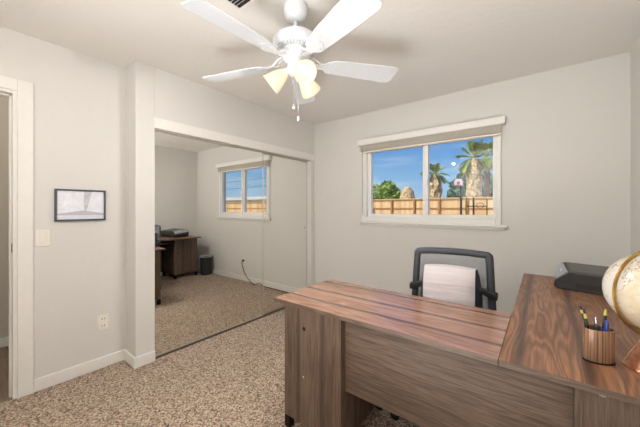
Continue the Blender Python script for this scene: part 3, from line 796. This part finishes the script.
# left leafy tree
ty = 24
def blob(px, py, rpx, y, dy=0):
    x, Z, z = at(px, y, py); return (x, y+dy, z, rpx*Z/285.69)
bs = [blob(376, 191, 6.5, ty), blob(384, 188, 6.5, ty, .4), blob(391, 187, 5.5, ty, -.3), blob(386, 193, 7, ty), blob(397, 194, 4.5, ty), blob(369, 193, 6, ty), blob(362, 190, 7, ty), blob(380, 199, 8, ty), blob(392, 199, 7, ty)]
tx, tZ = at(384, ty)
t1 = thing('leafy_tree', 'bright green leafy tree behind the fence at the left', 'tree', (tx, ty, 0))
leafcloud(bs, 1500, .26, 3).build('foliage', M['leaf1'], t1, recalc=False)
MB().tube([(tx, ty, -.02), (tx+.1, ty, .8), (tx-.1, ty, 1.9)], [.2, .16, .08], 10).build('trunk', M['bark'], t1, smooth=True)
# conifer behind the hoop
cy = 26
bs = [blob(456, 186, 6, cy), blob(463, 180, 6, cy), blob(465, 171, 4.5, cy), blob(454, 195, 6, cy), blob(464, 192, 8, cy), blob(486, 190, 7, cy, 1), blob(490, 182, 6, cy, 1), blob(484, 176, 5, cy, 1), blob(474, 196, 8, cy)]
tx, _ = at(462, cy)
t2 = thing('pine_tree', 'dark green pine behind the hoop and beside the tall palm', 'tree', (tx, cy, 0))
leafcloud(bs, 1900, .24, 5).build('foliage', M['leaf2'], t2, recalc=False)
MB().tube([(tx, cy, -.02), (tx, cy, 2.4), (tx+.2, cy, 4.2)], [.22, .16, .06], 10).build('trunk', M['bark'], t2, smooth=True)

def frond_mesh(L, droop, seed, mat, leaflets=15):
    rnd = random.Random(seed); vs = []; fs = []
    pts = []
    for i in range(9):
        t = i/8; pts.append(Vector((L*t*(1-.12*t*droop), 0, L*(.25*t-droop*t*t*.75))))
    def P(t):
        f = t*8; i = min(int(f), 7); return pts[i].lerp(pts[i+1], f-i)
    mb = MB(); mb.tube(pts, [.022*(1-.8*i/8) for i in range(9)], 5)
    # fan-shaped blade: leaflets radiate mainly from the outer half
    for i in range(leaflets):
        for s in (-1, 1):
            t = .30+.68*i/(leaflets-1); p = P(t); fwd = (P(min(1, t+.05))-P(t-.05)).normalized()
            ln = L*.42*(1-.45*abs(t-.65)/.35)*rnd.uniform(.8, 1.1)
            side = Vector((0, s, 0)); d = (fwd*.75+side*.75+Vector((0, 0, -.30*rnd.random()))).normalized()
            u = fwd.cross(d).cross(d).normalized()*.026
            k = len(mb.v); tip = p+d*ln+Vector((0, 0, -.10*ln))
            mb.v += [p-u, p+u, p+d*ln*.6+u*.9, tip, p+d*ln*.6-u*.9]; mb.f.append([k, k+1, k+2, k+3, k+4])
    me = bpy.data.meshes.new('frond'); me.from_pydata([tuple(v) for v in mb.v], [], mb.f); me.materials.append(mat); return me
FR = [frond_mesh(1.25, d, i, M['frond']) for i, d in enumerate((.15, .5, .9))]
DF = frond_mesh(1.05, 1.5, 9, M['deadfrond'], 14)
def palm(px, y, crown_py, wpx, label, nf, scale, trunkmat='skirt', lean=0, seed=1, dead=6):
    x, Z, zc = at(px, y, crown_py); s = Z/285.69; rnd = random.Random(seed)
    t = thing('palm_tree', label, 'palm tree', (x, y, 0))
    prof = []; N = 14
    for i in range(N+1):
        f = i/N; z = -.02+f*zc
        r = wpx*s*.5*((.62+.38*math.sin(min(1, f*1.25)*PI*.5)) if f < .8 else (1-(f-.8)*3.6))
        prof.append((max(r, .08), z))
    tr = MB().lathe(prof, 22, Matrix.Translation((x, y, 0)))
    for i, v in enumerate(tr.v):
        d = Vector((v.x-x, v.y-y, 0)); nz = noise.noise(Vector((v.x*3, v.y*3, v.z*5)))*.25 + (rnd.random()-.5)*.30
        tr.v[i] = Vector((x+d.x*(1+nz)+lean*v.z/zc, y+d.y*(1+nz), v.z))
    tr.build('trunk', M[trunkmat], t)
    for i in range(nf):
        a = 2*PI*i/nf*2.4+rnd.random()*.4; el = rnd.uniform(-25, 65)
        me = FR[0 if el > 30 else (1 if el > 0 else 2)]
        o = bpy.data.objects.new('frond', me); COL.objects.link(o); o.parent = t
        o.matrix_local = Matrix.Translation((lean, 0, zc-.05)) @ Matrix.Rotation(a, 4, 'Z') @ Matrix.Rotation(-math.radians(el), 4, 'Y') @ Matrix.Scale(scale*rnd.uniform(.85, 1.1), 4)
    for i in range(dead):
        a = 2*PI*i/dead+.3
        o = bpy.data.objects.new('dead_frond', DF); COL.objects.link(o); o.parent = t; o['label'] = 'dry hanging frond'
        o.matrix_local = Matrix.Translation((lean, 0, zc-.15)) @ Matrix.Rotation(a, 4, 'Z') @ Matrix.Rotation(math.radians(30), 4, 'Y') @ Matrix.Scale(scale*.8, 4)
    return t
palm(435, 20, 174, 12, 'middle palm tree seen just right of the window mullion', 22, .72, seed=2, dead=4)
palm(474, 19, 158, 13.5, 'tallest palm with thick shaggy trunk in the right window pane', 34, .80, seed=4, dead=8)
palm(487, 22.5, 156, 5, 'palm with dark thin trunk at right edge of the window', 26, .85, 'darktrunk', seed=6, dead=8)
# stub: domed dry palm top
x, Z, z = at(407.5, 21, 186); s = Z/285.69
prof = [(5*s, -.02), (6*s, 1.0), (7.8*s, 1.7), (7.2*s, 2.1), (6.0*s, z-.45), (3.6*s, z-.18), (1.2*s, z-.03), (.2*s, z)]
tr = MB().lathe(prof, 26, Matrix.Translation((x, 21, 0)))
for i, v in enumerate(tr.v):
    nz = .12*noise.noise(Vector((v.x*4, v.y*4, v.z*2)))+random.uniform(-.05, .05); tr.v[i] = Vector((x+(v.x-x)*(1+nz), 21+(v.y-21)*(1+nz), v.z+random.uniform(-.04, .04)))
tag(tr.build('palm_stump', M['skirt']), 'domed dry palm trunk without fronds behind the fence', 'palm trunk')
# basketball hoop
x, Z, z = at(458.5, 13, 182.5)
xp, _, _ = at(461, 13.2, 190)
hp = thing('basketball_hoop', 'small white and red basketball hoop on a pole before the fence', 'basketball hoop', (xp, 13.2, -.02))
MB().cyl((xp, 13.2, -.02), (xp, 13.2, 2.45), .045, 12).build('pole', M['iron'], hp)
MB().prism([(x-.15, z-.13), (x+.15, z-.13), (x+.17, z+.05), (x+.1, z+.15), (x-.1, z+.15), (x-.17, z+.05)], 12.98, 13.0, 'y').build('backboard', M['hoopwhite'], hp)
MB().box(x-.06, x+.06, 12.97, 12.98, z-.07, z+.04).build('target_square', M['red'], hp)
MB().tube([(x+.13*math.cos(a*PI/8), 12.82+.13*math.sin(a*PI/8), z-.12) for a in range(16)], .012, 6, closed=True).build('rim', M['red'], hp)
MB().box(x-.03, xp+.03, 13.0, 13.2, z-.05, z).build('bracket', M['iron'], hp)
MB().box(xp-.3, xp+.3, 13.0, 13.6, -.02, .15).build('base', M['iron'], hp)
# dark metal yard frame
xa, _, za = at(466, 12.5, 206); xb, _, zb_ = at(487, 12.5, 199); xm, _, zm = at(473.5, 12.5, 197.5)
yf = thing('garden_frame', 'dark metal rail frame standing in front of the fence', 'metal frame', (xm, 12.5, -.02))
MB().cyl((xm, 12.5, -.02), (xm, 12.5, zm), .035, 10).cyl((xa, 12.5, -.02), (xa, 12.5, zm), .02, 10).cyl((xb, 12.5, -.02), (xb, 12.5, zb_), .02, 10).build('upright', M['iron'], yf)
MB().box(xa, xb, 12.48, 12.52, za-.03, za+.01).tube([((xm+xb)/2+.12*math.cos(a*PI/8), 12.5, za+.02+.10*math.sin(a*PI/8)) for a in range(16)], .012, 6, closed=True).build('crossbar', M['iron'], yf)
# neighbour's house with low roof (seen in the mirror)
hs = thing('house', 'low cream house with pale roof beyond the back fence', 'house', (26, 34, 0))
MB().box(6, 60, 34, 44, -.02, 2.95).build('wall', M['stucco'], hs)
MB().prism([(33.3, 2.9), (39, 4.3), (44.7, 2.9)], 5.5, 34, 'x').build('roof', M['roof'], hs)
MB().prism([(33.3, 2.9), (39, 3.8), (44.7, 2.9)], 34, 60.5, 'x').build('roof', M['roof'], hs)
MB().cyl((31, 38, 4.0), (31, 38, 4.6), .12, 10).build('roof_pipe', M['darkgray'], hs)
for (z0, z1) in ((5.6, 5.3), (4.6, 4.5)):
    MB().tube([(12+i*4, 24.86, z0-(.5*(1-((i-6)/6)**2))) for i in range(13)], .022, 5).build('power_line', M['cord'])
k_ = [o for o in bpy.data.objects if o.name.startswith('power_line')]
tag(k_[0], 'upper black overhead power line crossing the sky above the fence', 'power line'); tag(k_[1], 'lower black overhead power line crossing the sky above the fence', 'power line')
for i, px_ in enumerate((12, 60)):
    tag(MB().cyl((px_, 25.05, -.02), (px_, 25.05, 6.2), .13, 12).build('utility_pole', M['bark']),
        ('wooden utility pole at the near end of the power lines', 'wooden utility pole at the far end of the power lines')[i], 'utility pole')

# ------------------------------------------------------------------ light
def world():
    w = bpy.data.worlds.new('sky'); SC.world = w; w.use_nodes = True; nt = w.node_tree
    bg = nt.nodes['Background']; tc = nt.nodes.new('ShaderNodeTexCoord'); sp = nt.nodes.new('ShaderNodeSeparateXYZ')
    nt.links.new(tc.outputs['Generated'], sp.inputs[0])
    rp = nt.nodes.new('ShaderNodeValToRGB'); nt.links.new(sp.outputs[2], rp.inputs[0])
    e = rp.color_ramp.elements; e[0].position = 0; e[0].color = lin((190, 214, 238)); e[1].position = .40; e[1].color = lin((60, 118, 200))
    x = e.new(.10); x.color = lin((148, 192, 234)); x = e.new(.24); x.color = lin((90, 150, 222))
    mp = nt.nodes.new('ShaderNodeMapping'); mp.inputs['Scale'].default_value = (2, 2, 14); nt.links.new(tc.outputs['Generated'], mp.inputs[0])
    no = nt.nodes.new('ShaderNodeTexNoise'); no.inputs['Scale'].default_value = 2.2; no.inputs['Detail'].default_value = 5; nt.links.new(mp.outputs[0], no.inputs['Vector'])
    r2 = nt.nodes.new('ShaderNodeValToRGB'); nt.links.new(no.outputs[0], r2.inputs[0]); r2.color_ramp.elements[0].position = .5; r2.color_ramp.elements[1].position = .8
    r2.color_ramp.elements[1].color = (.55, .55, .55, 1)
    mx = nt.nodes.new('ShaderNodeMix'); mx.data_type = 'RGBA'; nt.links.new(r2.outputs[0], mx.inputs[0]); nt.links.new(rp.outputs[0], mx.inputs[6]); mx.inputs[7].default_value = lin((225, 235, 245))
    nt.links.new(mx.outputs[2], bg.inputs[0]); bg.inputs[1].default_value = 1.0
world()
def light(name, typ, loc, energy, color=(1,1,1), **k):
    l = bpy.data.lights.new(name, typ); l.energy = energy; l.color = color
    for a, b in k.items(): setattr(l, a, b)
    o = bpy.data.objects.new(name, l); COL.objects.link(o); o.location = loc; return o
s = light('sun', 'SUN', (0, 0, 20), 5.6, (1, .95, .86), angle=.01)
s.rotation_euler = Vector((.47, .9, -1)).to_track_quat('-Z', 'Y').to_euler()
for p, ax in LDIR:
    o = light('fan_lamp', 'SPOT', p, 25, (1, .985, .97), spot_size=math.radians(176), spot_blend=.9, shadow_soft_size=.012)
    o.rotation_euler = (ax+Vector((0, 0, -.3))).to_track_quat('-Z', 'Y').to_euler()
bf_ = light('bounce_fill', 'SPOT', (-.9, -.10, 1.55), 200, (1, .99, .985), spot_size=math.radians(120), spot_blend=.5, shadow_soft_size=.15)  # added out-of-view fill thrown at the front wall to brighten the room
bf_.rotation_euler = Vector((-.1, -1, .75)).to_track_quat('-Z', 'Y').to_euler()
uf_ = light('upward_fill', 'SPOT', (-.55, -.12, .50), 160, (1, 1, 1), spot_size=math.radians(135), spot_blend=1.0, shadow_soft_size=.5)  # added low fill, out of view, aimed up to lift the ceiling
uf_.rotation_euler = Vector((.05, .50, 1)).to_track_quat('-Z', 'Y').to_euler()
light('hall_lamp', 'POINT', (-3.3, -.2, 2.25), 8, (1, .92, .82), shadow_soft_size=.12)

# ------------------------------------------------------------------ camera
cam = bpy.data.cameras.new('camera'); cam.sensor_fit = 'HORIZONTAL'; cam.sensor_width = 36; cam.lens = 36*285.69/640
cam.shift_y = (208.65-213.5)/640; cam.clip_start = .05; cam.clip_end = 500
co = bpy.data.objects.new('camera', cam); COL.objects.link(co); co.location = (0, 0, CH); co.rotation_euler = (PI/2, 0, YAW)
SC.camera = co
SC.view_settings.view_transform = 'Standard'; SC.view_settings.look = 'None'; SC.view_settings.exposure = 0.0; SC.view_settings.gamma = 1.0
SC.view_settings.use_curve_mapping = False
